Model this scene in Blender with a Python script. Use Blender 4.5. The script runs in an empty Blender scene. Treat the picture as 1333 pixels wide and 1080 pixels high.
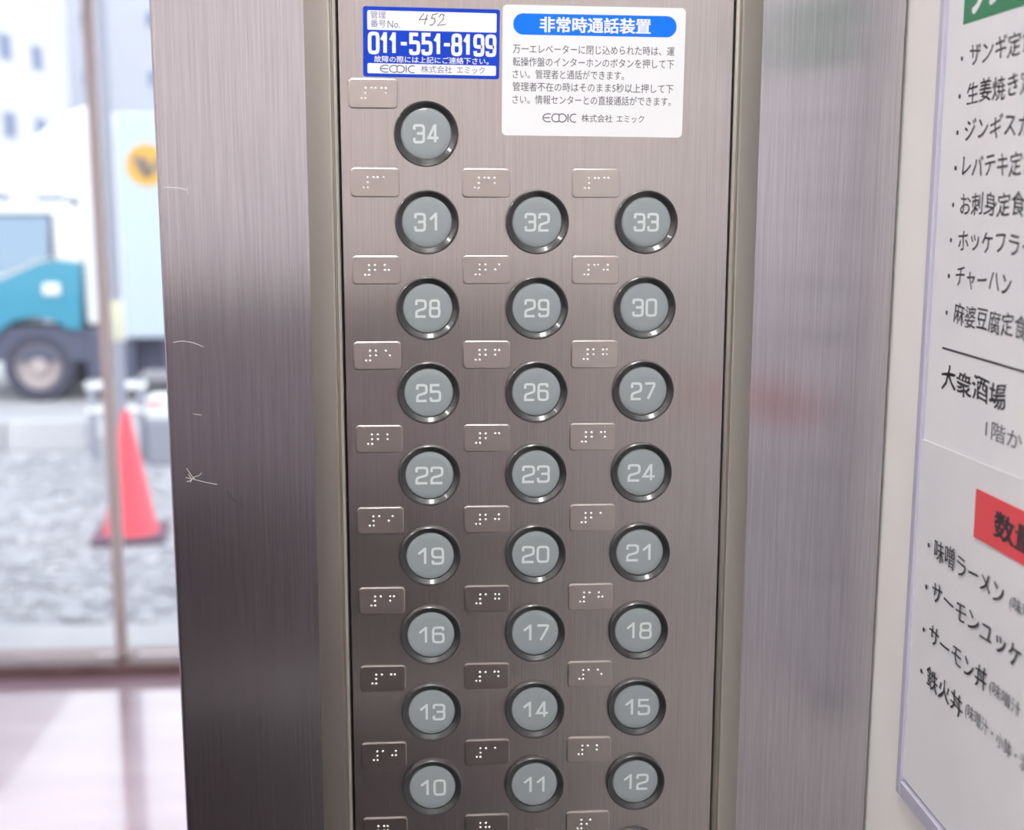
import bpy, bmesh, math, random
from mathutils import Vector, Matrix
random.seed(7)
S = bpy.context.scene
COL = S.collection
PI = math.pi

# ------------------------------------------------------------------ camera
cam_d = bpy.data.cameras.new('camera')
cam = bpy.data.objects.new('camera', cam_d); COL.objects.link(cam)
cam.matrix_world = Matrix(((0.9978470, 0.0096004, -0.0648784, -0.0445597),
                           (-0.0655655, 0.1700694, -0.9832485, -0.5211904),
                           (0.0015943, 0.9853854, 0.1703327, 1.5497452),
                           (0, 0, 0, 1)))
cam_d.sensor_fit = 'HORIZONTAL'; cam_d.sensor_width = 36.0
cam_d.lens = 36.0 * 1643.65 / 1333.0
cam_d.clip_start = 0.02; cam_d.clip_end = 400
cam_d.dof.use_dof = True; cam_d.dof.focus_distance = 0.531; cam_d.dof.aperture_fstop = 8.8
S.camera = cam

# ------------------------------------------------------------------ world and light
W = bpy.data.worlds.new('overcast_sky'); S.world = W; W.use_nodes = True
bg = W.node_tree.nodes['Background']
bg.inputs['Color'].default_value = (0.90, 0.93, 1.0, 1); bg.inputs['Strength'].default_value = 3.5
sun_d = bpy.data.lights.new('soft_sun', 'SUN'); sun_d.energy = 1.6; sun_d.angle = math.radians(25)
sun = bpy.data.objects.new('soft_sun', sun_d); COL.objects.link(sun)
sun.rotation_euler = (math.radians(38), math.radians(12), 0)
LAMP = 35.5        # strength of the diffuser panels in the car ceiling
S.view_settings.view_transform = 'Standard'; S.view_settings.look = 'None'
S.view_settings.exposure = 0.0; S.view_settings.gamma = 1.0
S.view_settings.use_curve_mapping = False
try:
    S.cycles.use_denoising = True; S.cycles.max_bounces = 10; S.cycles.transparent_max_bounces = 12
    S.cycles.sample_clamp_indirect = 6.0
except Exception: pass

# ------------------------------------------------------------------ materials
def mat(name, col, rough=0.5, metal=0.0, spec=0.5, coat=0.0, emit=None, es=0.0):
    m = bpy.data.materials.new(name); m.use_nodes = True
    b = m.node_tree.nodes['Principled BSDF']
    b.inputs['Base Color'].default_value = (*col, 1); b.inputs['Roughness'].default_value = rough
    b.inputs['Metallic'].default_value = metal; b.inputs['Specular IOR Level'].default_value = spec
    b.inputs['Coat Weight'].default_value = coat
    if emit: b.inputs['Emission Color'].default_value = (*emit, 1); b.inputs['Emission Strength'].default_value = es
    return m
def N(m, t): return m.node_tree.nodes.new(t)
def L(m, a, b): m.node_tree.links.new(a, b)
def noisy(m, scale, c1, c2, bump=0.0, stretch=(1, 1, 1), detail=4, lo=0.35, hi=0.65, dist=0.001):
    b = m.node_tree.nodes['Principled BSDF']
    tc = N(m, 'ShaderNodeNewGeometry'); mp = N(m, 'ShaderNodeMapping'); mp.inputs['Scale'].default_value = stretch; mp.inputs['Location'].default_value = (.37, .46, .29); mp.inputs['Rotation'].default_value = (0, 0, .62)
    nz = N(m, 'ShaderNodeTexNoise'); nz.inputs['Scale'].default_value = scale; nz.inputs['Detail'].default_value = detail
    rp = N(m, 'ShaderNodeValToRGB'); rp.color_ramp.elements[0].position = lo; rp.color_ramp.elements[1].position = hi
    rp.color_ramp.elements[0].color = (*c1, 1); rp.color_ramp.elements[1].color = (*c2, 1)
    L(m, tc.outputs['Position'], mp.inputs['Vector']); L(m, mp.outputs['Vector'], nz.inputs['Vector'])
    L(m, nz.outputs['Fac'], rp.inputs['Fac']); L(m, rp.outputs['Color'], b.inputs['Base Color'])
    if bump:
        bp = N(m, 'ShaderNodeBump'); bp.inputs['Strength'].default_value = bump; bp.inputs['Distance'].default_value = dist
        L(m, nz.outputs['Fac'], bp.inputs['Height']); L(m, bp.outputs['Normal'], b.inputs['Normal'])
    return m
def steel(name, c1, c2, rough, aniso=0.8, bump=0.25, fine=2600, rr=0.0):
    """brushed steel, brush lines vertical: highlights spread sideways, stay sharper up and down"""
    m = mat(name, c1, rough, 1.0)
    noisy(m, 1.0, c1, c2, bump, (fine, fine, 22), 5, 0.3, 0.7, 0.00006)
    b = m.node_tree.nodes['Principled BSDF']
    b.inputs['Anisotropic'].default_value = aniso
    tv = N(m, 'ShaderNodeCombineXYZ'); tv.inputs[0].default_value = 1.0
    L(m, tv.outputs[0], b.inputs['Tangent'])
    g = N(m, 'ShaderNodeNewGeometry'); mp = N(m, 'ShaderNodeMapping'); mp.inputs['Scale'].default_value = (7, 7, 4); mp.inputs['Location'].default_value = (3.3, 1.7, .4)
    nz = N(m, 'ShaderNodeTexNoise'); nz.inputs['Scale'].default_value = 1.0; nz.inputs['Detail'].default_value = 1
    mr = N(m, 'ShaderNodeMapRange'); mr.clamp = False; mr.inputs['From Min'].default_value = .1; mr.inputs['From Max'].default_value = .9
    mr.inputs['To Min'].default_value = rough - rr; mr.inputs['To Max'].default_value = rough + rr
    L(m, g.outputs['Position'], mp.inputs['Vector']); L(m, mp.outputs['Vector'], nz.inputs['Vector'])
    L(m, nz.outputs['Fac'], mr.inputs['Value']); L(m, mr.outputs['Result'], b.inputs['Roughness'])
    return m

M = {}
M['face'] = steel('brushed_steel_panel', (.50, .465, .46), (.60, .56, .555), .23, .85)
M['return'] = steel('brushed_steel_return', (.52, .50, .54), (.645, .63, .67), .25, .85, .5, 1500)
M['surround'] = mat('satin_bronze_steel', (.50, .475, .43), .46, 1.0)
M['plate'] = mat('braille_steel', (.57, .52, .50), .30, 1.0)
M['plate_dim_reflection'] = mat('braille_steel_dim_reflection', (.45, .40, .395), .28, 1.0)  # duller reflection of tilted plates put into the base colour
M['dot'] = mat('polished_dots', (.98, .97, .96), .38, 0.3, .9)
M['black'] = mat('black_gap', (.012, .01, .01), .6)
M['bezel'] = mat('black_glossy_bezel', (.02, .022, .024), .34, 0, .65, .45)
M['lens'] = mat('grey_translucent_lens', (.265, .30, .315), .18, 0, .5, .3)
M['numeral'] = mat('pale_numeral', (.60, .635, .65), .45)
M['scratch'] = mat('light_scratch', (.75, .72, .72), .5, .6)
M['scratch_dark'] = mat('dark_scratch', (.06, .055, .06), .6)
M['label_white'] = mat('sticker_white', (.82, .835, .86), .35)
M['label_blue'] = mat('sticker_deep_blue', (.0, .045, .50), .35, 0, .25)
M['bar_blue'] = mat('sticker_bright_blue', (.0, .17, .85), .35, 0, .25)
M['ink_grey'] = mat('ink_dark_grey', (.10, .10, .12), .5)
M['ink_navy'] = mat('ink_navy', (.11, .12, .26), .5)
M['ink_black'] = mat('ink_black', (.035, .035, .045), .5)
M['wall_white'] = noisy(mat('painted_white_wall', (.74, .72, .68), .45), 14, (.80, .79, .765), (.84, .835, .815), .15, (1, 1, 1), 3)
M['paper'] = noisy(mat('white_paper', (.72, .72, .75), .5), 25, (.77, .775, .81), (.81, .81, .835), .2, (1, 1, 1), 2)
M['paper2'] = noisy(mat('white_paper_lower', (.69, .69, .72), .5), 22, (.73, .735, .765), (.77, .77, .80), .3, (1, 1, 1), 2)
M['acrylic'] = mat('lilac_acrylic_edge', (.50, .49, .60), .25, 0, .6)
M['acrylic_in'] = mat('acrylic_inner_lip', (.62, .61, .70), .25, 0, .6)
M['green'] = mat('green_banner', (.03, .22, .10), .5)
M['red'] = mat('red_banner', (.75, .075, .09), .5)
M['car_wall'] = noisy(mat('car_wall_laminate', (.74, .69, .68), .4), 6, (.72, .67, .66), (.75, .70, .69))
M['car_dark'] = mat('added_board_dark', (.075, .055, .058), .5)  # for boards added to darken what the steel reflects
M['car_mauve'] = mat('added_board_mauve', (.235, .195, .212), .5)  # for the added band that tints the steel's reflection
M['car_floor'] = mat('car_floor', (.06, .045, .045), .5)
M['lamp'] = mat('ceiling_diffuser', (.9, .9, .9), .5, emit=(1, .98, .96), es=LAMP)
M['ceiling'] = mat('ceiling_white', (.8, .78, .75), .6)
M['chrome'] = mat('handrail_steel', (.75, .72, .70), .2, 1)
M['hall_wall'] = mat('hall_wall', (.80, .76, .76), .6)
M['floor'] = noisy(mat('hall_floor_vinyl', (.5, .3, .3), .16, 0, .6, .8), 1.3, (.50, .35, .42), (.62, .47, .54), .0, (1, 3, 1), 5)
M['sill'] = noisy(mat('brown_sill', (.30, .17, .16), .4), 9, (.17, .10, .10), (.24, .15, .145), 0, (1, 6, 6))
M['stile'] = mat('bronze_frame', (.60, .53, .50), .4, .0)
M['concrete'] = noisy(mat('pale_concrete', (.62, .61, .64), .8), 3, (.35, .345, .365), (.40, .395, .41), .2)
M['gravel'] = noisy(mat('pale_gravel', (.4, .4, .42), .95), 2.2, (.21, .21, .235), (.28, .28, .30), .4, (1, 1, 1), 8, .3, .7, .03)
M['stone'] = noisy(mat('gravel_stone', (.42, .42, .44), .95), 5, (.20, .20, .225), (.34, .34, .355))
M['cone'] = mat('cone_red', (.62, .05, .075), .5)
M['cone_base'] = mat('cone_base_dark', (.10, .05, .08), .7)
M['white'] = mat('white_paint', (.62, .62, .63), .4)
M['box_white'] = mat('cargo_box_pale_blue', (.36, .42, .47), .4)
M['teal'] = mat('teal_paint', (.022, .20, .29), .3, 0, .4, .2)
M['rubber'] = mat('tyre_rubber', (.035, .035, .06), .8)
M['chassis'] = mat('chassis_dark', (.055, .06, .10), .7)
M['rim'] = mat('rim_beige', (.34, .28, .275), .5)
M['glassy'] = mat('cab_glass', (.15, .23, .31), .08, 0, .8)
M['yellow'] = mat('yellow_mark', (.50, .27, .03), .5)
M['greymark'] = mat('grey_mark', (.16, .12, .11), .6)
M['facade'] = mat('white_facade', (.55, .55, .56), .8)
M['facade2'] = mat('lilac_facade', (.40, .41, .47), .8)
M['pane'] = mat('building_window', (.17, .20, .30), .3)
M['asphalt'] = noisy(mat('asphalt', (.3, .3, .33), .9), 3, (.28, .275, .295), (.33, .325, .34))
M['pole'] = mat('pole_grey', (.22, .225, .27), .5)
M['reflector'] = mat('reflective_tape', (.50, .48, .34), .4)
gm = bpy.data.materials.new('clear_glass'); gm.use_nodes = True; nt = gm.node_tree; nt.nodes.clear()
o_ = nt.nodes.new('ShaderNodeOutputMaterial'); mx = nt.nodes.new('ShaderNodeMixShader'); tr = nt.nodes.new('ShaderNodeBsdfTransparent')
gl = nt.nodes.new('ShaderNodeBsdfGlossy'); fr = nt.nodes.new('ShaderNodeFresnel'); gl.inputs['Roughness'].default_value = .02
tr.inputs[0].default_value = (.96, .98, .98, 1); fr.inputs[0].default_value = 1.45
nt.links.new(fr.outputs[0], mx.inputs[0]); nt.links.new(tr.outputs[0], mx.inputs[1]); nt.links.new(gl.outputs[0], mx.inputs[2]); nt.links.new(mx.outputs[0], o_.inputs[0])
M['glass'] = gm

# ------------------------------------------------------------------ mesh helpers
class MB:
    def __init__(s): s.v = []; s.f = []
    def add(s, vs, fs):
        n = len(s.v); s.v += [tuple(v) for v in vs]; s.f += [tuple(n + i for i in f) for f in fs]; return s
    def box(s, x0, x1, y0, y1, z0, z1):
        return s.add([(x0, y0, z0), (x1, y0, z0), (x1, y1, z0), (x0, y1, z0), (x0, y0, z1), (x1, y0, z1), (x1, y1, z1), (x0, y1, z1)],
                     [(0, 3, 2, 1), (4, 5, 6, 7), (0, 1, 5, 4), (1, 2, 6, 5), (2, 3, 7, 6), (3, 0, 4, 7)])
    def extrude(s, poly, a, b, fn):
        """poly: 2d outline; fn(u, v, w) -> 3d ; from w=a to w=b"""
        n = len(poly)
        return s.add([fn(u, v, a) for u, v in poly] + [fn(u, v, b) for u, v in poly],
                     [tuple(range(n - 1, -1, -1)), tuple(range(n, 2 * n))] + [(i, (i + 1) % n, n + (i + 1) % n, n + i) for i in range(n)])
    def lathe(s, prof, seg=48, axis='y', c=(0, 0, 0), capa=False, capb=False):
        n = len(s.v); k = len(prof)
        for i in range(seg):
            a = 2 * PI * i / seg; ca, sa = math.cos(a), math.sin(a)
            for r, h in prof:
                p = {'y': (r * ca, h, r * sa), 'z': (r * ca, r * sa, h), 'x': (h, r * ca, r * sa)}[axis]
                s.v.append((p[0] + c[0], p[1] + c[1], p[2] + c[2]))
        for i in range(seg):
            j = (i + 1) % seg
            for q in range(k - 1): s.f.append((n + i * k + q, n + j * k + q, n + j * k + q + 1, n + i * k + q + 1))
        if capa: s.f.append(tuple(n + i * k for i in range(seg)))
        if capb: s.f.append(tuple(n + i * k + k - 1 for i in range(seg)))
        return s
    def build(s, name, m, parent=None, smooth=False, bevel=0, bseg=2, angle=40):
        me = bpy.data.meshes.new(name); me.from_pydata(s.v, [], s.f)
        bm = bmesh.new(); bm.from_mesh(me); bmesh.ops.recalc_face_normals(bm, faces=bm.faces)
        if bevel: bmesh.ops.bevel(bm, geom=[e for e in bm.edges if len(e.link_faces) == 2 and e.calc_face_angle(0) > .3], offset=bevel, segments=bseg, profile=.5, affect='EDGES')
        bm.to_mesh(me); bm.free(); me.update()
        me.materials.append(M[m])
        if smooth:
            for p in me.polygons: p.use_smooth = True
            try: me.set_sharp_from_angle(angle=math.radians(angle))
            except Exception: pass
        return link(name, me, parent)
def link(name, me, parent=None):
    o = bpy.data.objects.new(name, me); COL.objects.link(o)
    if parent: o.parent = parent
    return o
def tag(o, label, cat, group=None, kind=None):
    o['label'] = label
    if cat: o['category'] = cat
    if group: o['group'] = group
    if kind: o['kind'] = kind
    return o
def struct(o): o['kind'] = 'structure'; return o
def empty(name, loc=(0, 0, 0)):
    o = bpy.data.objects.new(name, None); COL.objects.link(o); o.location = loc; o.empty_display_size = .02; return o
def box(name, m, x0, x1, y0, y1, z0, z1, parent=None, bevel=0): return MB().box(x0, x1, y0, y1, z0, z1).build(name, m, parent, bevel=bevel)

def rrect(x0, x1, y0, y1, r, n=6):
    out = []
    for cx, cy, a0 in ((x1 - r, y1 - r, 0), (x0 + r, y1 - r, PI / 2), (x0 + r, y0 + r, PI), (x1 - r, y0 + r, 1.5 * PI)):
        for i in range(n + 1):
            a = a0 + PI / 2 * i / n; out.append((cx + r * math.cos(a), cy + r * math.sin(a)))
    return out
def smooth_path(pts, closed=False, n=6):
    """pts: (x, y[, r]) -> polyline whose corners are rounded by r"""
    out = []; k = len(pts)
    for i, p in enumerate(pts):
        x, y = p[0], p[1]; r = p[2] if len(p) > 2 else 0
        if r <= 0 or (not closed and i in (0, k - 1)): out.append((x, y)); continue
        P = Vector((x, y)); A = Vector(pts[i - 1][:2]); B = Vector(pts[(i + 1) % k][:2])
        da = (A - P); db = (B - P); t = min(r, da.length * .5, db.length * .5)
        a = P + da.normalized() * t; b = P + db.normalized() * t
        for q in range(n + 1):
            s = q / n; c = a * (1 - s) ** 2 + P * 2 * s * (1 - s) + b * s * s
            # pull the curve outward so corners are squarish-round
            out.append((c.x * .72 + (a * (1 - s) + b * s).x * -.0 + .28 * (a + (P - a) * min(1, 2 * s)).x if s <= .5 else c.x * .72 + .28 * (P + (b - P) * (2 * s - 1)).x,
                        c.y * .72 + .28 * (a + (P - a) * min(1, 2 * s)).y if s <= .5 else c.y * .72 + .28 * (P + (b - P) * (2 * s - 1)).y))
    return out
def ribbon2d(path, w, closed=False):
    """quads of a constant-width stroke; returns (verts2d, faces)"""
    P = []
    for p in path:
        v = Vector(p[:2])
        if not P or (v - P[-1]).length > 1e-7: P.append(v)
    if closed and (P[0] - P[-1]).length < 1e-7: P.pop()
    n = len(P); V = []
    for i in range(n):
        a = P[i - 1] if (i > 0 or closed) else P[i]; b = P[(i + 1) % n] if (i < n - 1 or closed) else P[i]
        d1 = (P[i] - a); d2 = (b - P[i])
        if d1.length < 1e-9: d1 = d2
        if d2.length < 1e-9: d2 = d1
        d1 = d1.normalized(); d2 = d2.normalized(); t = (d1 + d2)
        t = t.normalized() if t.length > 1e-6 else d1
        nn = Vector((-t.y, t.x)); c = max(.5, nn.dot(Vector((-d1.y, d1.x))))
        V += [P[i] + nn * (w / 2 / c), P[i] - nn * (w / 2 / c)]
    F = [(2 * i, 2 * i + 1, 2 * ((i + 1) % n) + 1, 2 * ((i + 1) % n)) for i in range(n if closed else n - 1)]
    return V, F

class Flat:
    """2d artwork (metres) on a plane: origin o, unit axes u, v, normal n (towards the viewer)"""
    def __init__(s, o, u, v, n): s.o, s.u, s.v, s.n = map(Vector, (o, u, v, n))
    def at(s, x, y, h=0): return s.o + s.u * x + s.v * y + s.n * h
    def poly(s, pts, h0, h1, name, m, parent=None):
        return MB().extrude(pts, h0, h1, lambda x, y, w: s.at(x, y, w)).build(name, m, parent)
    def strokes(s, items, w, h, name, m, parent=None):
        mb = MB()
        for it in items:
            path, closed = it if isinstance(it, tuple) and isinstance(it[1], bool) else (it, False)
            V, F = ribbon2d(path, w, closed); mb.add([s.at(v.x, v.y, h) for v in V], F)
        return mb.build(name, m, parent)
def text_mesh(body, x0, x1, y0, y1, bold=0.0, latin=False, lead=None):
    """verts/faces of flat lettering fitted in the box; CJK em square fitted on y unless latin"""
    c = bpy.data.curves.new('t', 'FONT'); c.body = body; c.size = 1; c.offset = 0; c.resolution_u = 2
    if lead: c.space_character = lead
    o = bpy.data.objects.new('t', c); me = bpy.data.meshes.new_from_object(o)
    V = [tuple(v.co)[:2] for v in me.vertices]; F = [tuple(p.vertices) for p in me.polygons]
    bpy.data.objects.remove(o); bpy.data.curves.remove(c); bpy.data.meshes.remove(me)
    ax = min(v[0] for v in V); bx = max(v[0] for v in V)
    if latin: ay, by = min(v[1] for v in V), max(v[1] for v in V)
    else: ay, by = -.08, .80
    if bold > 0:
        V0, F0, n = V, F, len(V); V = []; F = []
        for k, (dx, dy) in enumerate(((-1, -.6), (1, -.6), (1, .6), (-1, .6), (0, 0))):
            V += [(a + dx * bold, b + dy * bold, k) for a, b in V0]; F += [tuple(q + k * n for q in f) for f in F0]
    return [(x0 + (v[0] - ax) / (bx - ax) * (x1 - x0), y0 + (v[1] - ay) / (by - ay) * (y1 - y0), v[2] if len(v) > 2 else 0) for v in V], F
def lettering(flat, texts, h, m, parent, name='lettering'):
    """texts: (body, x0, x1, y0, y1, bold, latin[, warp])"""
    mb = MB()
    for t in texts:
        V, F = text_mesh(*t[:7]); wf = t[7] if len(t) > 7 else None
        if wf: V = [(*wf(v[0], v[1]), v[2]) for v in V]
        mb.add([flat.at(x, y, h + 4e-6 * k) for x, y, k in V], F)
    me = bpy.data.meshes.new(name); me.from_pydata(mb.v, [], mb.f); me.materials.append(M[m])
    return link(name, me, parent)

# ------------------------------------------------------------------ structure: elevator car
XR, XL, YB, ZC = .155, -1.245, -1.35, 2.25      # inner faces of the car
def yface(name, m, x0, x1, y0, y1, z0, z1, bevel=0): return struct(box(name, m, x0, x1, y0, y1, z0, z1, bevel=bevel))
# front return: the flat steel on both sides of the operating panel (a plate 1 cm behind the panel face)
mb = MB()
def rounded_left(x0, x1, y0, y1, r, n=6):
    return [(x1, y0), (x1, y1), (x0, y1)] + [(x0 + r - r * math.cos(PI / 2 * i / n), y0 + r - r * math.sin(PI / 2 * i / n)) for i in range(n + 1)]
mb.extrude(rounded_left(-.1548, -.0930, .010, .045, .0022), 0, ZC, lambda x, y, w: (x, y, w))
mb.box(.0930, .1535, .010, .045, 0, ZC)
mb.box(-.0930, .0930, .020, .045, 0, 1.02); mb.box(-.0930, .0930, .020, .045, 1.72, ZC); mb.box(-.093, .093, .035, .045, 1.02, 1.72)
front = struct(mb.build('wall_front', 'return', smooth=True, angle=30))
front['label'] = 'brushed steel front return of the lift car beside the operating panel'
mb = MB(); mb.box(.1535, .1549, .016, .045, 0, ZC)
mb.build('corner_gap_shade', 'black', front)  # black strip paints the shadow line between steel and white wall
yface('wall_right', 'wall_white', XR, XR + .04, YB - .04, .045, 0, ZC)
wl = yface('wall_left', 'car_wall', XL - .04, XL, YB - .04, .045, 0, ZC); box('added_dark_board', 'car_dark', XL, XL + .010, YB + .015, .044, 0, 1.10, wl)  # unseen boards added so the front steel mirrors darker bands
box('added_mauve_board', 'car_mauve', XL, XL + .012, YB + .015, .044, 1.10, 1.34, wl); box('added_dark_strip', 'car_dark', XL, XL + .014, YB + .015, .044, 1.34, 1.41, wl)
wb = yface('wall_back', 'car_wall', XL, XR, YB - .04, YB, 0, ZC)
box('added_dark_board', 'car_dark', XL + .001, XR - .001, YB, YB + .010, 0, 1.10, wb)  # same added reflection boards on the unseen back wall
box('added_mauve_board', 'car_mauve', XL + .001, XR - .001, YB, YB + .012, 1.10, 1.34, wb); box('added_dark_strip', 'car_dark', XL + .001, XR - .001, YB, YB + .014, 1.34, 1.41, wb)
cf = yface('floor', 'car_floor', XL, XR, YB, .045, -.04, 0)
cc = yface('ceiling', 'ceiling', XL, XR, YB, .045, ZC, ZC + .04)
yface('trim_1', 'return', XL, -.955, .010, .045, 0, ZC)            # far jamb of the doorway
yface('trim_2', 'return', -.955, -.1548, .010, .045, 2.10, ZC)     # transom over the doorway
for cx_, which in ((-.12, 'nearer the operating panel wall'), (-.95, 'on the far left side')):
    t = empty('ceiling_light', (cx_, -.62, ZC)); tag(t, 'oblong white ceiling light of the lift car, ' + which, 'light')
    box('light_frame', 'white', -.11, .11, -.27, .27, -.012, 0, t)
    box('diffuser', 'lamp', -.085, .085, -.235, .235, -.016, -.0121, t)
t = empty('handrail', (XL, YB, .81)); tag(t, 'polished steel handrail on the back wall of the lift', 'handrail')
MB().lathe([(.016, .12), (.016, 1.28)], 20, 'x', (0, .055, 0), True, True).build('rail', 'chrome', t, smooth=True)
for x in (.2, .7, 1.2): MB().lathe([(.008, 0), (.008, .05)], 12, 'y', (x, 0, 0), True, True).build('bracket', 'chrome', t)

# scratches on the left return face (fine raised/dark marks lying on the steel)
RF = Flat((0, .010, 0), (1, 0, 0), (0, 0, 1), (0, -1, 0))
SCR = [[(-.1532 + .0022, 1.4897), (-.1475, 1.4904), (-.1425, 1.4896), (-.1385, 1.4878)],
       [(-.1521, 1.5533), (-.1467, 1.5532), (-.1424, 1.5523)], [(-.1424, 1.5536), (-.1422, 1.5505)],
       [(-.1476, 1.4362), (-.1458, 1.4330), (-.1444, 1.4315)], [(-.1482, 1.4322), (-.1458, 1.4316), (-.1400, 1.4300), (-.1352, 1.4290)],
       [(-.1470, 1.4335), (-.1455, 1.4312), (-.1478, 1.4303)], [(-.1465, 1.4300), (-.1447, 1.4325), (-.1425, 1.4328), (-.1415, 1.4342)],
       [(-.1440, 1.4595), (-.1405, 1.4590)]]
RF.strokes([smooth_path([(x, y, .002) for x, y in p]) for p in SCR], .00028, .00004, 'scratch', 'scratch', front)
RF.strokes([smooth_path([(-.1312, 1.4262), (-.1290, 1.4230, .003), (-.1262, 1.4208, .003), (-.1240, 1.4196)])], .0003, .00004, 'scratch', 'scratch_dark', front)

# ------------------------------------------------------------------ operating panel
panel = empty('operating_panel', (0, 0, 1.0))
tag(panel, 'tall brushed steel operating panel holding the three columns of floor buttons', 'panel')
PZ0, PZ1 = .035, .705      # local z (world 1.035 .. 1.705)
MB().box(-.0792, .0792, 0, .003, PZ0, PZ1).build('faceplate', 'face', panel, bevel=.0004, bseg=2)
prof = [(.0800, .012), (.0800, .0009), (.0803, .0004), (.0808, .0001), (.0815, 0), (.0819, .0007), (.0823, .0008), (.0827, .0001), (.0834, .0002), (.0842, .0008), (.0936, .0098), (.0940, .0105), (.0940, .014), (.0850, .014)]
mb = MB()
for sx in (-1, 1): mb.extrude([(sx * x, y) for x, y in prof], PZ0 - .014, PZ1 + .014, lambda x, y, w: (x, y, w))
mb.box(-.0800, .0800, 0, .012, PZ1 + .001, PZ1 + .014); mb.box(-.0800, .0800, 0, .012, PZ0 - .014, PZ0 - .001)
mb.build('surround', 'surround', panel, smooth=True, angle=25)
MB().box(-.0800, .0800, .006, .012, PZ0 - .0008, PZ1 + .0008).build('back_box', 'black', panel)

PITCH, VP, ZROW = .045, .0351120, 1.399
# --- numerals: rounded-square strokes
def glyph(d, w, h, rk=.42, rj=.3):
    R = rk * w; r2 = rj * w
    m_ = .52 * h
    G = {
     '0': [([(0, 0, R), (0, h, R), (w, h, R), (w, 0, R)], True)],
     '1': [([(.72 * w, 0), (.72 * w, 1.075 * h)], False), ([(.10 * w, .66 * h), (.66 * w, .97 * h)], False)],
     '2': [([(0, .72 * h), (0, h, R), (w, h, R), (w, m_, r2), (.12 * w, .36 * h, r2), (0, .25 * h, .1 * w), (0, 0), (w, 0)], False)],
     '3': [([(0, .74 * h), (0, h, R), (w, h, R), (w, m_, r2), (.28 * w, m_)], False), ([(.6 * w, m_), (w, m_, r2), (w, 0, R), (0, 0, R), (0, .26 * h)], False)],
     '4': [([(.72 * w, 0), (.72 * w, h + .00045)], False), ([(.66 * w, h), (.02 * w, .26 * h), (1.08 * w, .26 * h)], False)],
     '5': [([(.95 * w, h), (.02 * w, h), (.02 * w, .58 * h), (w, .6 * h, R), (w, 0, R), (0, 0, R), (0, .22 * h)], False)],
     '6': [([(.96 * w, .80 * h), (.96 * w, h, R), (0, h, R), (0, 0, R), (w, 0, R), (w, .58 * h, R), (.04 * w, .58 * h)], False)],
     '7': [([(0, h), (w, h, .05 * w), (w, .85 * h, .1 * w), (.32 * w, 0)], False)],
     '8': [([(.04 * w, m_, r2), (.04 * w, h, R), (.96 * w, h, R), (.96 * w, m_, r2)], True), ([(0, 0, R), (0, m_, r2), (w, m_, r2), (w, 0, R)], True)],
     '9': [([(.04 * w, .20 * h), (.04 * w, 0, R), (w, 0, R), (w, h, R), (0, h, R), (0, .42 * h, R), (.96 * w, .42 * h)], False)],
    }
    return G[d]
LENS_Y = -.00075
def numeral_mesh(n):
    w = .0045 if n <= 24 else .0038; h = .0066; st = .00105; gap = .0018
    s = str(n); adv = w + gap; x = -(len(s) * w + (len(s) - 1) * gap) / 2
    if s == '11': x += .0004; adv -= .0006
    mb = MB()
    for k, d in enumerate(s):
        for gi, (p, c) in enumerate(glyph(d, w, h)):
            V, F = ribbon2d(smooth_path(p, c), st, c)
            hh = LENS_Y - .00012 - .00002 * gi
            mb.add([(v.x + x, hh, v.y - h / 2) for v in V], F)
        x += adv
    return mb
protos = {}
ORD = ['topmost', 'second from top', 'third from top', 'fourth from top', 'fifth from top', 'sixth from top', 'seventh from top', 'eighth from top', 'ninth from top', 'tenth from top']
def place(n):
    r, c = (n - 10) // 3, (n - 10) % 3
    k = (8 if c == 0 else 7) - r
    return '%s column, %s' % (('left', 'middle', 'right')[c], ORD[k])
bez = [(.0116, .003), (.0129, .003), (.0130, .0), (.01300, -.0014), (.01285, -.0019), (.01255, -.0021), (.01225, -.0020), (.01215, -.00185), (.01205, -.00165), (.01042, -.00060), (.01030, -.0004), (.01022, -.0001), (.01020, .0005)]
lens = [(.01015, .001), (.01012, -.0001), (.00985, -.00045), (.0093, -.00065), (.0075, -.00072), (.004, LENS_Y), (.0002, LENS_Y)]
def make_button(n, x, z):
    t = empty('floor_button', (x, 0, z))
    if not protos:
        b = MB().lathe(bez, 72).build('bezel', 'bezel', t, smooth=True, angle=14)
        l = MB().lathe(lens, 64, capb=True).build('lens', 'lens', t, smooth=True, angle=20)
        protos['b'] = b; protos['l'] = l
    else:
        for k in ('b', 'l'):
            c = protos[k].copy(); COL.objects.link(c); c.parent = t
    numeral_mesh(n).build('numeral', 'numeral', t)
    tag(t, 'round grey floor button reading %s, %s' % (n, place(n)), 'button', 'round floor buttons on the operating panel')
    return t
for n in range(7, 35):
    r, c = (n - 10) // 3, (n - 10) % 3
    make_button(n, (c - 1) * PITCH, ZROW + (r - 3) * VP)

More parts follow.
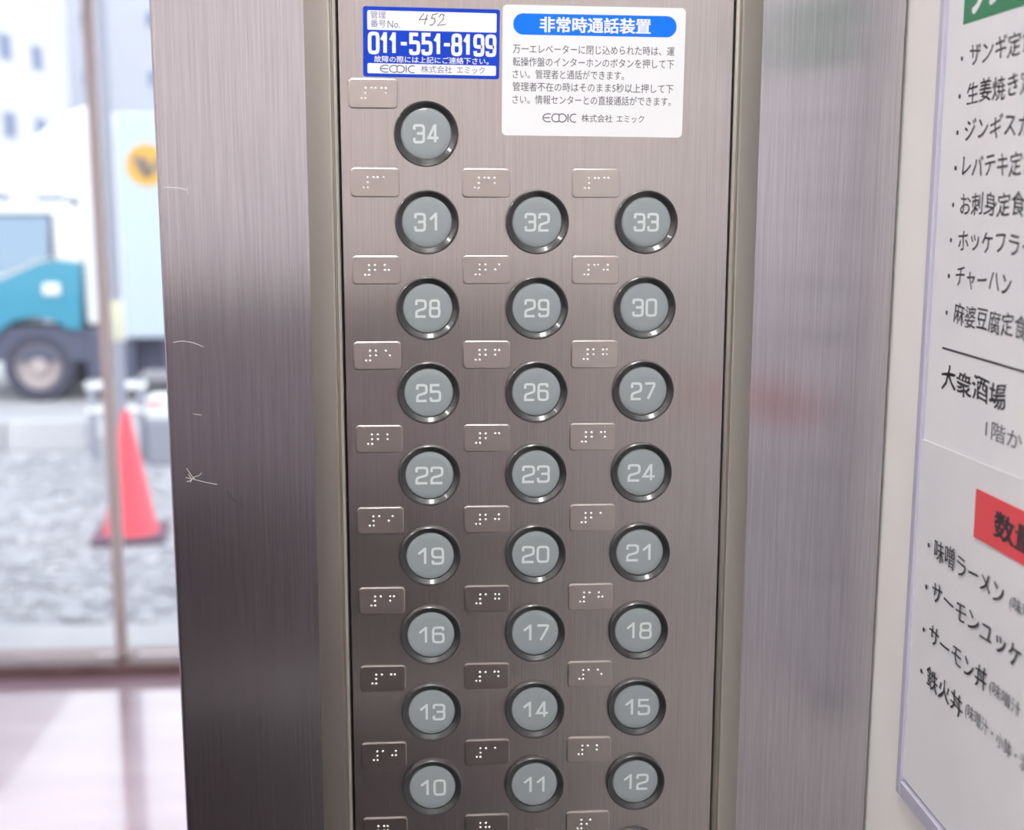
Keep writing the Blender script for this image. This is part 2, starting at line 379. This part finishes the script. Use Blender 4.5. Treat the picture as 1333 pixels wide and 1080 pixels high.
# --- braille plates
DIG = {'1': (1,), '2': (1, 2), '3': (1, 4), '4': (1, 4, 5), '5': (1, 5), '6': (1, 2, 4), '7': (1, 2, 4, 5), '8': (1, 2, 5), '9': (2, 4), '0': (2, 4, 5)}
PW, PH = .0195, .0117
def plate_mesh():
    mb = MB(); loops = [(0, .0, .0016), (0, -.0005, .0016), (.00012, -.00072, .0015), (.0004, -.00085, .0013), (.00055, -.00085, .0012)]
    rings = []
    for ins, y, r in loops:
        rings.append([(px, y, pz) for px, pz in rrect(-PW / 2 + ins, PW / 2 - ins, -PH / 2 + ins, PH / 2 - ins, r, 5)])
    n = len(rings[0]); V = [v for rg in rings for v in rg]; F = []
    for k in range(len(rings) - 1):
        for i in range(n): F.append((k * n + i, k * n + (i + 1) % n, (k + 1) * n + (i + 1) % n, (k + 1) * n + i))
    F.append(tuple(range((len(rings) - 1) * n, len(rings) * n))); F.append(tuple(range(n)))
    return mb.add(V, F)
def dots_mesh(s):
    mb = MB(); dx, dz, cell = .00160, .00200, .00402
    for k, cset in enumerate([(3, 4, 5, 6)] + [DIG[d] for d in s]):
        for d in cset:
            cx = -PW / 2 + .0052 + k * cell + (dx if d > 3 else 0); cz = PH / 2 - .0039 - ((d - 1) % 3) * dz
            mb.lathe([(.00056, -.0007), (.00050, -.00100), (.00036, -.00122), (.00018, -.00132), (.00002, -.00135)], 10, 'y', (cx, 0, cz), False, True)
    return mb
pl0 = None
DIM_REFLECTION = {10, 11, 13, 14, 17, 7, 8}  # plates whose dimmer reflection is painted by a darker steel
for n in range(7, 35):
    r, c = (n - 10) // 3, (n - 10) % 3
    x = (c - 1) * PITCH - .02085 + random.uniform(-.0002, .0002); z = ZROW + (r - 3) * VP + .01575 + random.uniform(-.0001, .0001)
    if pl0 is None: pl0 = plate_mesh().build('braille_plate', 'plate', smooth=True, angle=8); p = pl0; me_l = pl0.data; me_d = me_l.copy(); me_d.materials[0] = M['plate_dim_reflection']
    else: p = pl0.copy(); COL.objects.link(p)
    p.data = me_d if n in DIM_REFLECTION else me_l
    p.location = (x, 0.00002, z); p.rotation_euler = (0, random.uniform(-.006, .006), 0)
    tag(p, 'small steel braille plate beside button %d, %s' % (n, place(n)), 'braille plate', 'braille plates on the operating panel')
    d = dots_mesh(str(n)).build('braille_dots', 'dot', p, smooth=True, angle=80); d['kind'] = 'stuff'

# --- blue phone number sticker
def logo(flat, x0, x1, y0, y1, w, h, m, parent):
    W_ = x1 - x0; H_ = y1 - y0
    def arc(cx, cy, rx, ry, a0, a1, n=16): return [(x0 + W_ * (cx + rx * math.cos(math.radians(a0 + (a1 - a0) * i / n))), y0 + H_ * (cy + ry * math.sin(math.radians(a0 + (a1 - a0) * i / n)))) for i in range(n + 1)]
    def ln(*p): return [(x0 + W_ * a, y0 + H_ * b) for a, b in p]
    it = [arc(.16, .5, .16, .5, 60, 300), ln((.02, .5), (.22, .5)), arc(.40, .5, .13, .5, 40, 320), arc(.58, .5, .13, .5, -140, 140),
          ln((.49, .15), (.49, .85)), ln((.76, 0), (.76, 1)), arc(.95, .5, .13, .5, 65, 295)]
    return flat.strokes(it, w, h, 'company_logo', m, parent)
st = empty('phone_number_sticker', (-.0694, 0, 1.6237)); st.rotation_euler = (0, math.radians(.78), 0)
tag(st, 'blue and white sticker with the large phone number 011-551-8199', 'sticker')
F1 = Flat((0, 0, 0), (.001, 0, 0), (0, 0, .001), (0, -1, 0))     # millimetres; v negative downwards
F1.poly(rrect(0, 54.2, -26.9, 0, 1.0), 0, .00015, 'blue_ground', 'label_blue', st)
F1.poly(rrect(1.7, 52.9, -8.9, -1.5, .6), .00015, .0002, 'white_band', 'label_white', st)
F1.poly(rrect(1.7, 52.9, -25.6, -21.7, .6), .00015, .0002, 'white_band', 'label_white', st)
lettering(F1, [('故障の際には上記にご連絡下さい。', 4.4, 49.9, -21.3, -18.9, .01, False)], .00022, 'label_white', st)
its = []
for d, u0, u1 in (('0', 1.9, 6.5), ('1', 6.5, 10.0), ('1', 10.0, 13.5), ('5', 18.2, 22.6), ('5', 23.1, 27.5), ('1', 27.6, 31.1), ('8', 34.9, 39.3), ('1', 39.4, 42.9), ('9', 43.7, 48.1), ('9', 48.5, 52.9)):
    sw = 1.4; w_ = u1 - u0 - sw
    for gi, (p_, c_) in enumerate(glyph(d, w_, 8.7 - sw, .5, .4)): its.append((d, gi, [(x + u0 + sw / 2, y - 18.3 + sw / 2) for x, y in smooth_path(p_, c_)], c_))
mb = MB()
for d, gi, p_, c_ in its:
    V, F = ribbon2d(p_, 1.4, c_); mb.add([F1.at(v.x, v.y, .00022 + gi * 1e-5) for v in V], F)
for u in (14.9, 32.0): mb.add([F1.at(u, -14.6, .00022), F1.at(u + 2.4, -14.6, .00022), F1.at(u + 2.4, -13.3, .00022), F1.at(u, -13.3, .00022)], [(0, 1, 2, 3)])
mb.build('phone_number', 'label_white', st)
lettering(F1, [('管理', 3.0, 9.0, -4.6, -1.9, 0, False), ('番号', 3.0, 9.0, -7.9, -5.1, 0, False), ('No.', 9.7, 14.6, -8.0, -5.2, -.005, True),
               ('株式会社', 23.0, 35.3, -25.0, -22.3, 0, False), ('エミック', 37.2, 48.4, -25.0, -22.3, 0, False)], .00024, 'ink_navy', st)
logo(F1, 6.8, 20.3, -25.1, -22.4, .42, .00024, 'ink_navy', st)
F1.strokes([[(24.0, -2.2), (22.2, -4.7), (25.6, -4.3)], [(25.4, -2.6), (24.2, -6.5)], [(28.9, -2.4), (27.5, -2.6), (27.0, -4.0), (28.2, -4.0), (28.5, -5.2), (27.4, -6.6), (26.2, -6.5)],
            [(28.2, -2.5), (29.6, -2.1)], [(30.0, -3.6), (30.8, -2.3), (32.0, -2.6), (31.6, -4.4), (29.4, -6.7), (32.6, -6.2)]], .32, .00024, 'handwritten_number', 'ink_black', st)

# --- white emergency sticker
s2 = empty('emergency_call_sticker', (-.0141, 0, 1.6249)); s2.rotation_euler = (0, math.radians(.5), 0)
tag(s2, 'white instruction sticker with a bright blue title bar and five lines of text', 'sticker')
pts = rrect(0, 73.6, -50.7, 0, 1.8)
i0 = min(range(len(pts)), key=lambda i: (pts[i][0] - 73.6) ** 2 + (pts[i][1] + 50.7) ** 2)
F1.poly([(x, y) for x, y in pts], 0, .00025, 'sheet', 'label_white', s2)
F1.poly(rrect(4.2, 70.0, -11.4, -3.2, 4.05, 10), .00025, .0003, 'title_bar', 'bar_blue', s2)
lettering(F1, [('非常時通話装置', 15.0, 59.4, -10.2, -4.7, .03, False)], .00034, 'label_white', s2)
ink = [('万一エレベーターに閉じ込められた時は、運', 4.2, 69.4, -18.6, -15.2), ('転操作盤のインターホンのボタンを押して下', 4.2, 69.4, -23.6, -20.2),
       ('さい。管理者と通話ができます。', 4.2, 49.2, -28.4, -25.0), ('管理者不在の時はそのまま5秒以上押して下', 4.2, 69.4, -33.3, -29.9), ('さい。情報センターとの直接通話ができます。', 4.2, 68.6, -38.3, -34.9),
       ('株式会社', 32.3, 44.9, -45.1, -42.2), ('エミック', 46.6, 57.8, -45.1, -42.2)]
lettering(F1, [(*a, .004, False) for a in ink], .0003, 'ink_grey', s2)
logo(F1, 16.6, 30.0, -45.2, -42.0, .42, .0003, 'ink_grey', s2)

# ------------------------------------------------------------------ menu poster on the right wall (plane x = XR, facing -x; u runs towards the camera)
PW0 = Flat((XR, 0, 0), (0, -1, 0), (0, 0, 1), (-1, 0, 0))
fr_ = empty('poster_frame', (XR, -.18, 1.30)); tag(fr_, 'clear lilac edged acrylic frame round the handwritten menus on the white wall', 'frame')
Ff = Flat((0, -.18, -1.30), (0, -1, 0), (0, 0, 1), (-1, 0, 0))
def bar(name, u0, u1, v0, v1, h1, m): return Ff.poly([(u0, v0), (u1, v0), (u1, v1), (u0, v1)], 0, h1, name, m, fr_)
U0, U1, V0, V1 = .0305 - .36, .345 - .36, 1.3005, 1.735
def fb(name, u0, u1, v0, v1, h1, m): return MB().extrude([(u0, v0), (u1, v0), (u1, v1), (u0, v1)], 0, h1, lambda a, b, w: (-w, -(a + 0) , b - 1.30)).build(name, m, fr_, bevel=.0004, bseg=1)
# local u is measured from the frame's empty (world y = -.18)
a0, a1 = .0300 - .18, .345 - .18
fb('frame_bar', a0, a0 + .0045, V0, V1, .0032, 'acrylic'); fb('frame_bar', a1 - .0045, a1, V0, V1, .0032, 'acrylic')
fb('frame_bar', a0 + .0045, a1 - .0045, V0, V0 + .0070, .0032, 'acrylic'); fb('frame_bar', a0 + .0045, a1 - .0045, V1 - .006, V1, .0032, 'acrylic')
fb('back_board', a0 + .0045, a1 - .0045, V0 + .0070, V1 - .006, .0012, 'acrylic_in')
sh = empty('menu_sheet', (XR, -.19, 1.52)); tag(sh, 'upper menu sheet with handwritten dishes under a green banner', 'poster')
Fs = Flat((0, .19, -1.52), (0, -1, 0), (0, 0, 1), (-1, 0, 0))
Fs.poly([(.0348, 1.3095), (.340, 1.3095), (.340, 1.728), (.0348, 1.728)], .0013, .0016, 'paper', 'paper', sh)
Fs.poly([(.0491, 1.6125), (.175, 1.6125), (.175, 1.648), (.0491, 1.648)], .0016, .0017, 'green_banner', 'green', sh)
def wob(k, a=.00035): return lambda x, y: (x + a * math.sin(y * 900 + k) , y + a * 1.2 * math.sin(x * 260 + k * 1.7))
rowsU = [('ザンギ定食', 1.5968, 5), ('生姜焼き定食', 1.5832, 6), ('ジンギスカン', 1.5700, 6), ('レバテキ定食', 1.5570, 6), ('お刺身定食', 1.5434, 5), ('ホッケフライ', 1.5302, 6), ('チャーハン', 1.5167, 5), ('麻婆豆腐定食', 1.5027, 6)]
T = []
for k, (s, z, n_) in enumerate(rowsU):
    u = .0566; T.append((s, u, u + n_ * (.0105, .0107, .0106, .0098, .0106, .0102, .0094, .0101)[k] - .0012, z, z + .0077, .006, False, wob(k)))
    T.append(('・', .0492, .0508, z + .0028, z + .0043, .03, True))
T.append(('大衆酒場', .0490, .1040, 1.4772, 1.4858, .016, False, wob(3, .0006)))
lettering(Fs, T, .00172, 'ink_black', sh)
lettering(Fs, [('1階から', .0900, .1290, 1.4655, 1.4718, .0, False)], .00172, 'ink_grey', sh)
Fs.strokes([[(.0478, 1.4925), (.20, 1.4925)]], .0008, .00172, 'ruled_line', 'ink_black', sh)
lettering(Fs, [('ランチ', .0545, .1010, 1.6150, 1.6320, .035, False, wob(1))], .00175, 'label_white', sh, 'banner_lettering')
s3 = empty('menu_sheet', (XR, -.19, 1.38)); tag(s3, 'lower menu sheet with a red banner, overlapping the upper sheet', 'poster')
F3 = Flat((0, .19, -1.38), (0, -1, 0), (0, 0, 1), (-1, 0, 0))
mb = MB(); nU, nV = 14, 10                                  # a slightly curling sheet
P = lambda i, j: (.0345 + (.338 - .0345) * i / nU, 1.3090 + (1.4540 - 1.3090 + .010 * (i / nU)) * j / nV)
V = []; Fc = []
for dh in (0, .0003):
    for j in range(nV + 1):
        for i in range(nU + 1):
            u, v = P(i, j); h = .0018 + dh + .0004 * math.sin(i * .9) * math.sin(j * .6) * (1 if 0 < i < nU and 0 < j < nV else 0) * .4
            V.append(F3.at(u, v, h))
K = (nU + 1) * (nV + 1)
for j in range(nV):
    for i in range(nU):
        a = j * (nU + 1) + i; q = (a, a + 1, a + nU + 2, a + nU + 1); Fc.append(q[::-1]); Fc.append(tuple(x + K for x in q))
for i in range(nU):
    a = i; Fc.append((a, a + 1, a + 1 + K, a + K)); a = nV * (nU + 1) + i; Fc.append((a + 1, a, a + K, a + 1 + K))
for j in range(nV):
    a = j * (nU + 1); b = a + nU + 1; Fc.append((b, a, a + K, b + K)); a += nU; b += nU; Fc.append((a, b, b + K, a + K))
mb.add(V, Fc).build('paper', 'paper2', s3, smooth=True, angle=30)
F3.poly([(.0876, 1.4282), (.215, 1.4300), (.215, 1.4490), (.0873, 1.4460)], .0023, .0025, 'red_banner', 'red', s3)
lettering(F3, [('数量限定', .1040, .166, 1.4328, 1.4418, .03, False)], .0026, 'ink_black', s3, 'banner_lettering')
T = []
for k, (s, z, u1) in enumerate([('味噌ラーメン', 1.4102, .1145), ('サーモンユッケ', 1.3930, .1300), ('サーモン丼', 1.3752, .1062), ('鉄火丼', 1.3578, .0880)]):
    T.append((s, .0540, u1, z, z + .0082, .006, False, wob(k + 5))); T.append(('・', .0474, .0490, z + .0028, z + .0044, .03, True))
lettering(F3, T, .0026, 'ink_black', s3)
lettering(F3, [('(味噌汁', .1190, .142, 1.4115, 1.4165, 0, False), ('(味噌汁・', .1085, .1370, 1.3770, 1.3820, 0, False), ('(味噌汁・小鉢・漬', .0905, .1400, 1.3605, 1.3660, 0, False)], .0026, 'ink_grey', s3, 'small_lettering')['kind'] = 'stuff'

# ------------------------------------------------------------------ entrance hall
HX0, HX1, HY1 = -3.2, 1.2, 3.47
yface('floor.001', 'floor', HX0, HX1, .046, HY1, -.04, 0)
yface('ceiling.001', 'ceiling', HX0, HX1, .046, 3.65, 2.5, 2.54)
yface('wall_left.001', 'hall_wall', HX0 - .1, HX0, .046, 3.65, 0, 2.5)
yface('wall_right.001', 'hall_wall', HX1, HX1 + .1, .046, 3.65, 0, 2.5)
yface('wall_front.001', 'hall_wall', HX0, XL - .05, .046, .10, 0, 2.5); yface('wall_front.002', 'hall_wall', .2, HX1, .046, .10, 0, 2.5)
yface('trim_3', 'hall_wall', XL - .05, .2, .046, .10, 2.26, 2.5)
yface('trim_4', 'sill', HX0, HX1, 3.47, 3.64, -.03, .045, bevel=.004)
win = struct(empty('window_1', (0, 3.555, 0)))
win['label'] = 'glazed entrance front with slim bronze posts'
for x in (-3.15, -1.071, .1, 1.15): box('stile', 'stile', x - .0165, x + .0165, -.02, .02, .045, 2.5, win, bevel=.003)
for x0, x1 in ((-3.1335, -1.0875), (-1.0545, .0835), (.1165, 1.1335)): box('glass_pane', 'glass', x0, x1, -.003, .003, .05, 2.45, win)

M['hall_fill'] = mat('hall_fill_glow', (.9, .9, .9), .5, emit=(.93, .95, 1.0), es=13)
for x_, w_ in ((-.8, 'nearer the lift'), (-2.1, 'nearer the far hall wall')):  # unseen fill panels added to brighten the hall floor and door posts
    t = empty('ceiling_light', (x_, 1.9, 2.5)); tag(t, 'long white fill panel added under the entrance hall ceiling, ' + w_, 'light')
    box('light_frame', 'white', -.22, .22, -.65, .65, -.03, 0, t); box('diffuser', 'hall_fill', -.18, .18, -.6, .6, -.036, -.0301, t)

# ------------------------------------------------------------------ outside ground
GZ = -.45
struct(box('floor.002', 'concrete', -8, 6, 3.65, 4.02, -.5, -.004)).update_tag()
struct(box('floor.003', 'gravel', -30, 30, 4.02, 10.2, GZ - .1, GZ))
struct(box('floor.004', 'asphalt', -60, 60, 10.2, 90, GZ - .1, GZ - .005))
mb = MB(); ico = [(0, 0, 1), (.89, 0, .45), (.28, .85, .45), (-.72, .53, .45), (-.72, -.53, .45), (.28, -.85, .45), (.72, .53, -.45), (-.28, .85, -.45), (-.89, 0, -.45), (-.28, -.85, -.45), (.72, -.53, -.45), (0, 0, -1)]
icf = [(0, 1, 2), (0, 2, 3), (0, 3, 4), (0, 4, 5), (0, 5, 1), (1, 6, 2), (2, 7, 3), (3, 8, 4), (4, 9, 5), (5, 10, 1), (2, 6, 7), (3, 7, 8), (4, 8, 9), (5, 9, 10), (1, 10, 6), (11, 7, 6), (11, 8, 7), (11, 9, 8), (11, 10, 9), (11, 6, 10)]
for _ in range(4200):
    x, y = random.uniform(-4.6, -.6), random.uniform(4.06, 9.4); s = random.uniform(.015, .045)
    if any(abs(x - a) < c and abs(y - b) < c for a, b, c in ((-1.8, 6.9, .3), (-2.045, 7.62, .17), (-1.96, 9.1, .36), (-2.62, 9.2, .1), (-2.25, 9.2, .1))): continue
    a = random.uniform(0, 6.28); ca, sa = math.cos(a), math.sin(a); sx, sy, sz = s * random.uniform(.8, 1.4), s, s * .6
    mb.add([(x + ca * p[0] * sx - sa * p[1] * sy, y + sa * p[0] * sx + ca * p[1] * sy, GZ + p[2] * sz + sz * .3) for p in ico], icf)
g = mb.build('gravel', 'stone'); tag(g, 'pale loose gravel lying in front of the entrance', 'gravel', None, 'stuff')

# curb blocks
for i in range(4):
    x0 = -5.45 + i * .68
    if i == 3: x1 = x0 + .62
    else: x1 = x0 + .66
    c = MB().extrude([(9.55, GZ), (9.80, GZ), (9.78, GZ + .22), (9.59, GZ + .24)], x0, x1, lambda a, b, w: (w, a, b)).build('curb_block', 'concrete', bevel=.01)
    tag(c, 'pale concrete curb block at the edge of the gravel, %s' % ('below the truck wheel', 'left of the wheel', 'far left', 'next to the small post')[(2, 1, 0, 3)[i]], 'curb', 'concrete curb blocks')
# small barrier: two posts and rails
bt = empty('barrier_rail', (-2.62, 9.2, GZ)); tag(bt, 'low white pipe barrier between the truck wheel and the pole', 'barrier')
for x in (0.0, .37): MB().lathe([(.03, 0), (.03, .60), (.015, .62)], 14, 'z', (x, 0, 0), True, True).build('post', 'pole', bt, smooth=True)
for z in (.38, .57): MB().lathe([(.035, -.04), (.035, .41)], 14, 'x', (0, 0, z), True, True).build('rail', 'white', bt, smooth=True)
# planter / step block right of the pole
c = MB().box(-2.17, -1.75, 8.95, 9.3, GZ, -.10).build('concrete_block', 'pole', bevel=.02); tag(c, 'grey concrete block behind the red cone, beside the lift door edge', 'block')
c = MB().box(-2.17, -1.70, 8.97, 9.25, -.10, .06).build('white_box', 'white', bevel=.01); tag(c, 'white box lying on the grey block in front of the cargo box', 'box')
MB().box(-2.15, -2.05, 8.965, 8.97, .01, .035).build('red_stripe', 'cone', c)

# pole
p = empty('utility_pole', (-2.045, 7.62, GZ)); tag(p, 'grey pole with a pale reflector band, behind the glass door post', 'pole')
MB().lathe([(.060, 0), (.060, 4.6)], 24, 'z', (0, 0, 0), True, True).build('shaft', 'pole', p, smooth=True)
MB().lathe([(.0605, 1.10), (.063, 1.11), (.063, 1.34), (.0605, 1.35)], 24, 'z').build('reflector_band', 'reflector', p, smooth=True)
MB().lathe([(.10, 0), (.10, .02), (.07, .05), (.06, .05)], 24, 'z').build('foot_collar', 'pole', p, smooth=True)

# cones
def cone(x, y, label):
    t = empty('traffic_cone', (x, y, GZ)); tag(t, label, 'traffic cone')
    b_ = MB().box(-.21, .21, -.21, .21, 0, .04).build('base', 'cone_base', t, bevel=.012); b_.rotation_euler = (0, 0, .12)
    MB().lathe([(.165, .035), (.150, .06), (.024, .75), (.019, .765), (.0, .767)], 32, 'z').build('cone_body', 'cone', t, smooth=True)
    return t
cone(-1.825, 6.90, 'bright red traffic cone on a dark base, seen through the door glass behind the post')

# ------------------------------------------------------------------ delivery truck
TX, TY = -3.0, 12.0       # side plane facing us at y = TY
tk = empty('delivery_truck', (TX, TY, GZ)); tag(tk, 'parked delivery truck with teal cab and pale cargo box', 'truck')
def T_(pts, y0, y1, name, m, parent=tk, bevel=0): return MB().extrude([(x - TX, z - GZ) for x, z in pts], y0, y1, lambda a, b, w: (a, w, b)).build(name, m, parent, bevel=bevel)
arch = [(-3.875 + .47 * math.cos(a), -.117 + .47 * math.sin(a)) for a in [math.radians(d) for d in range(20, 181, 20)]]
cabl = [(-3.425, .02), (-3.405, .90), (-3.60, .925), (-3.80, .905), (-4.17, .745), (-4.75, .72), (-4.95, .60), (-5.0, .05), (-4.36, -.05)] + arch[::-1]
T_([(-3.435, .26), (-3.405, .90), (-3.60, .925), (-3.80, .905), (-4.17, .745), (-4.75, .72), (-4.95, .60), (-5.0, .05), (-4.40, -.02)] + [(-3.875 + .50 * math.cos(math.radians(d)), -.117 + .50 * math.sin(math.radians(d))) for d in (165, 145, 125, 110, 95, 80, 65, 50)], 0, 1.7, 'cab_body', 'teal', bevel=.02)
T_([(-3.405, .905), (-3.40, 1.42), (-3.55, 1.50), (-4.35, 1.50), (-4.80, .76), (-4.75, .72), (-4.17, .75), (-3.80, .91), (-3.60, .93)], .03, 1.67, 'cab_top', 'white', bevel=.02)
T_([(-3.66, .955), (-3.66, 1.36), (-4.28, 1.36), (-4.62, .84), (-4.17, .80), (-3.82, .95)], .012, .03, 'side_window', 'glassy')
wf = T_([(-3.70, 1.0), (-3.645, .93), (-3.645, 1.385), (-4.29, 1.385), (-4.29, 1.355), (-3.675, 1.355)], .004, .012, 'window_frame', 'chassis')
T_([(-3.77, .60), (-3.60, .60), (-3.60, .72), (-3.77, .72)], -.03, 0.0, 'side_marker', 'white', bevel=.02)
T_([(-3.28, .30), (-3.28, 2.40), (-3.50, 2.32), (-3.80, 2.10), (-4.05, 1.70), (-4.10, 1.52), (-3.42, 1.52), (-3.40, .30)], .1, 1.6, 'wind_deflector', 'white', bevel=.03)
for k in range(2): T_([(-3.80 - .5 * k, 1.50), (-3.56 - .5 * k, 1.50), (-3.56 - .5 * k, 1.545), (-3.80 - .5 * k, 1.545)], .05, .12, 'roof_lamp', 'chassis')
box('cargo_box', 'box_white', 0, 4.4, 0, 1.9, .63, 2.78, tk, bevel=.02)
box('corner_post', 'white', -.22, -.001, .02, 1.88, .60, 2.62, tk, bevel=.02)
box('chassis', 'chassis', -1.2, 4.3, .25, 1.5, .28, .62, tk)
box('side_guard', 'chassis', .35, 2.0, .06, .12, .30, .58, tk)
box('under_tank', 'chassis', -.40, .06, .04, .5, .22, .72, tk, bevel=.03)
box('fender_liner', 'chassis', -1.40, -.40, .06, .5, .40, .74, tk)
def wheel(x, y):
    w = MB().lathe([(.19, .02), (.24, 0), (.31, .0), (.345, .04), (.345, .20), (.30, .22), (.19, .22)], 40, 'y', (x - TX, y, .345)).build('tyre', 'rubber', tk, smooth=True)
    MB().lathe([(.225, .02), (.215, .0), (.19, .03), (.10, .05), (.08, -.01), (.0, -.015)], 36, 'y', (x - TX, y, .345)).build('rim', 'rim', w, smooth=True)
for x, y in ((-3.875, .05), (-3.875, 1.40), (.3, .05), (.3, 1.40)): wheel(x, y)
ov = MB().extrude([(.275 + .20 * math.cos(2 * PI * i / 40), 2.29 + .20 * math.sin(2 * PI * i / 40)) for i in range(40)], -.004, 0, lambda a, b, w: (a, w, b)).build('oval_mark', 'yellow', tk)
V1_ = Flat((0, -.004, 0), (1, 0, 0), (0, 0, 1), (0, -1, 0))
V1_.strokes([[(.17, 2.38), (.21, 2.28), (.28, 2.18)], [(.27, 2.36), (.25, 2.27)], [(.27, 2.20), (.38, 2.30), (.44, 2.38)]], .07, .002, 'mark_figure', 'greymark', ov)

# ------------------------------------------------------------------ buildings across the street
bl = empty('apartment_building', (-17, 28, GZ)); tag(bl, 'white apartment building receding along the street on the far left', 'building')
box('wall', 'facade', -14, 0, 0, 34.5, 0, 22, bl)
for fz in range(6):
    for k in range(6):
        y = 7.5 + k * 4.25; z = 1.25 + fz * 3.08
        w = box('window', 'facade2', -.06, .03, y, y + 1.65, z, z + 1.05, bl)
        box('pane', 'pane', .03, .05, y + .08, y + 1.57, z + .07, z + .98, w)
b2 = empty('office_building', (-24, 74, GZ)); tag(b2, 'pale lilac office block closing the far end of the street', 'building')
box('wall', 'facade2', 0, 30, 0, 12, 0, 26, b2)
for fz in range(7):
    for k in range(8):
        x = 1.0 + k * 3.6; z = 1.6 + fz * 3.2
        w = box('window', 'facade', x, x + 1.3, -.05, .04, z, z + 1.1, b2); box('pane', 'pane', x + .1, x + 1.2, -.07, -.05, z + .1, z + 1.0, w)
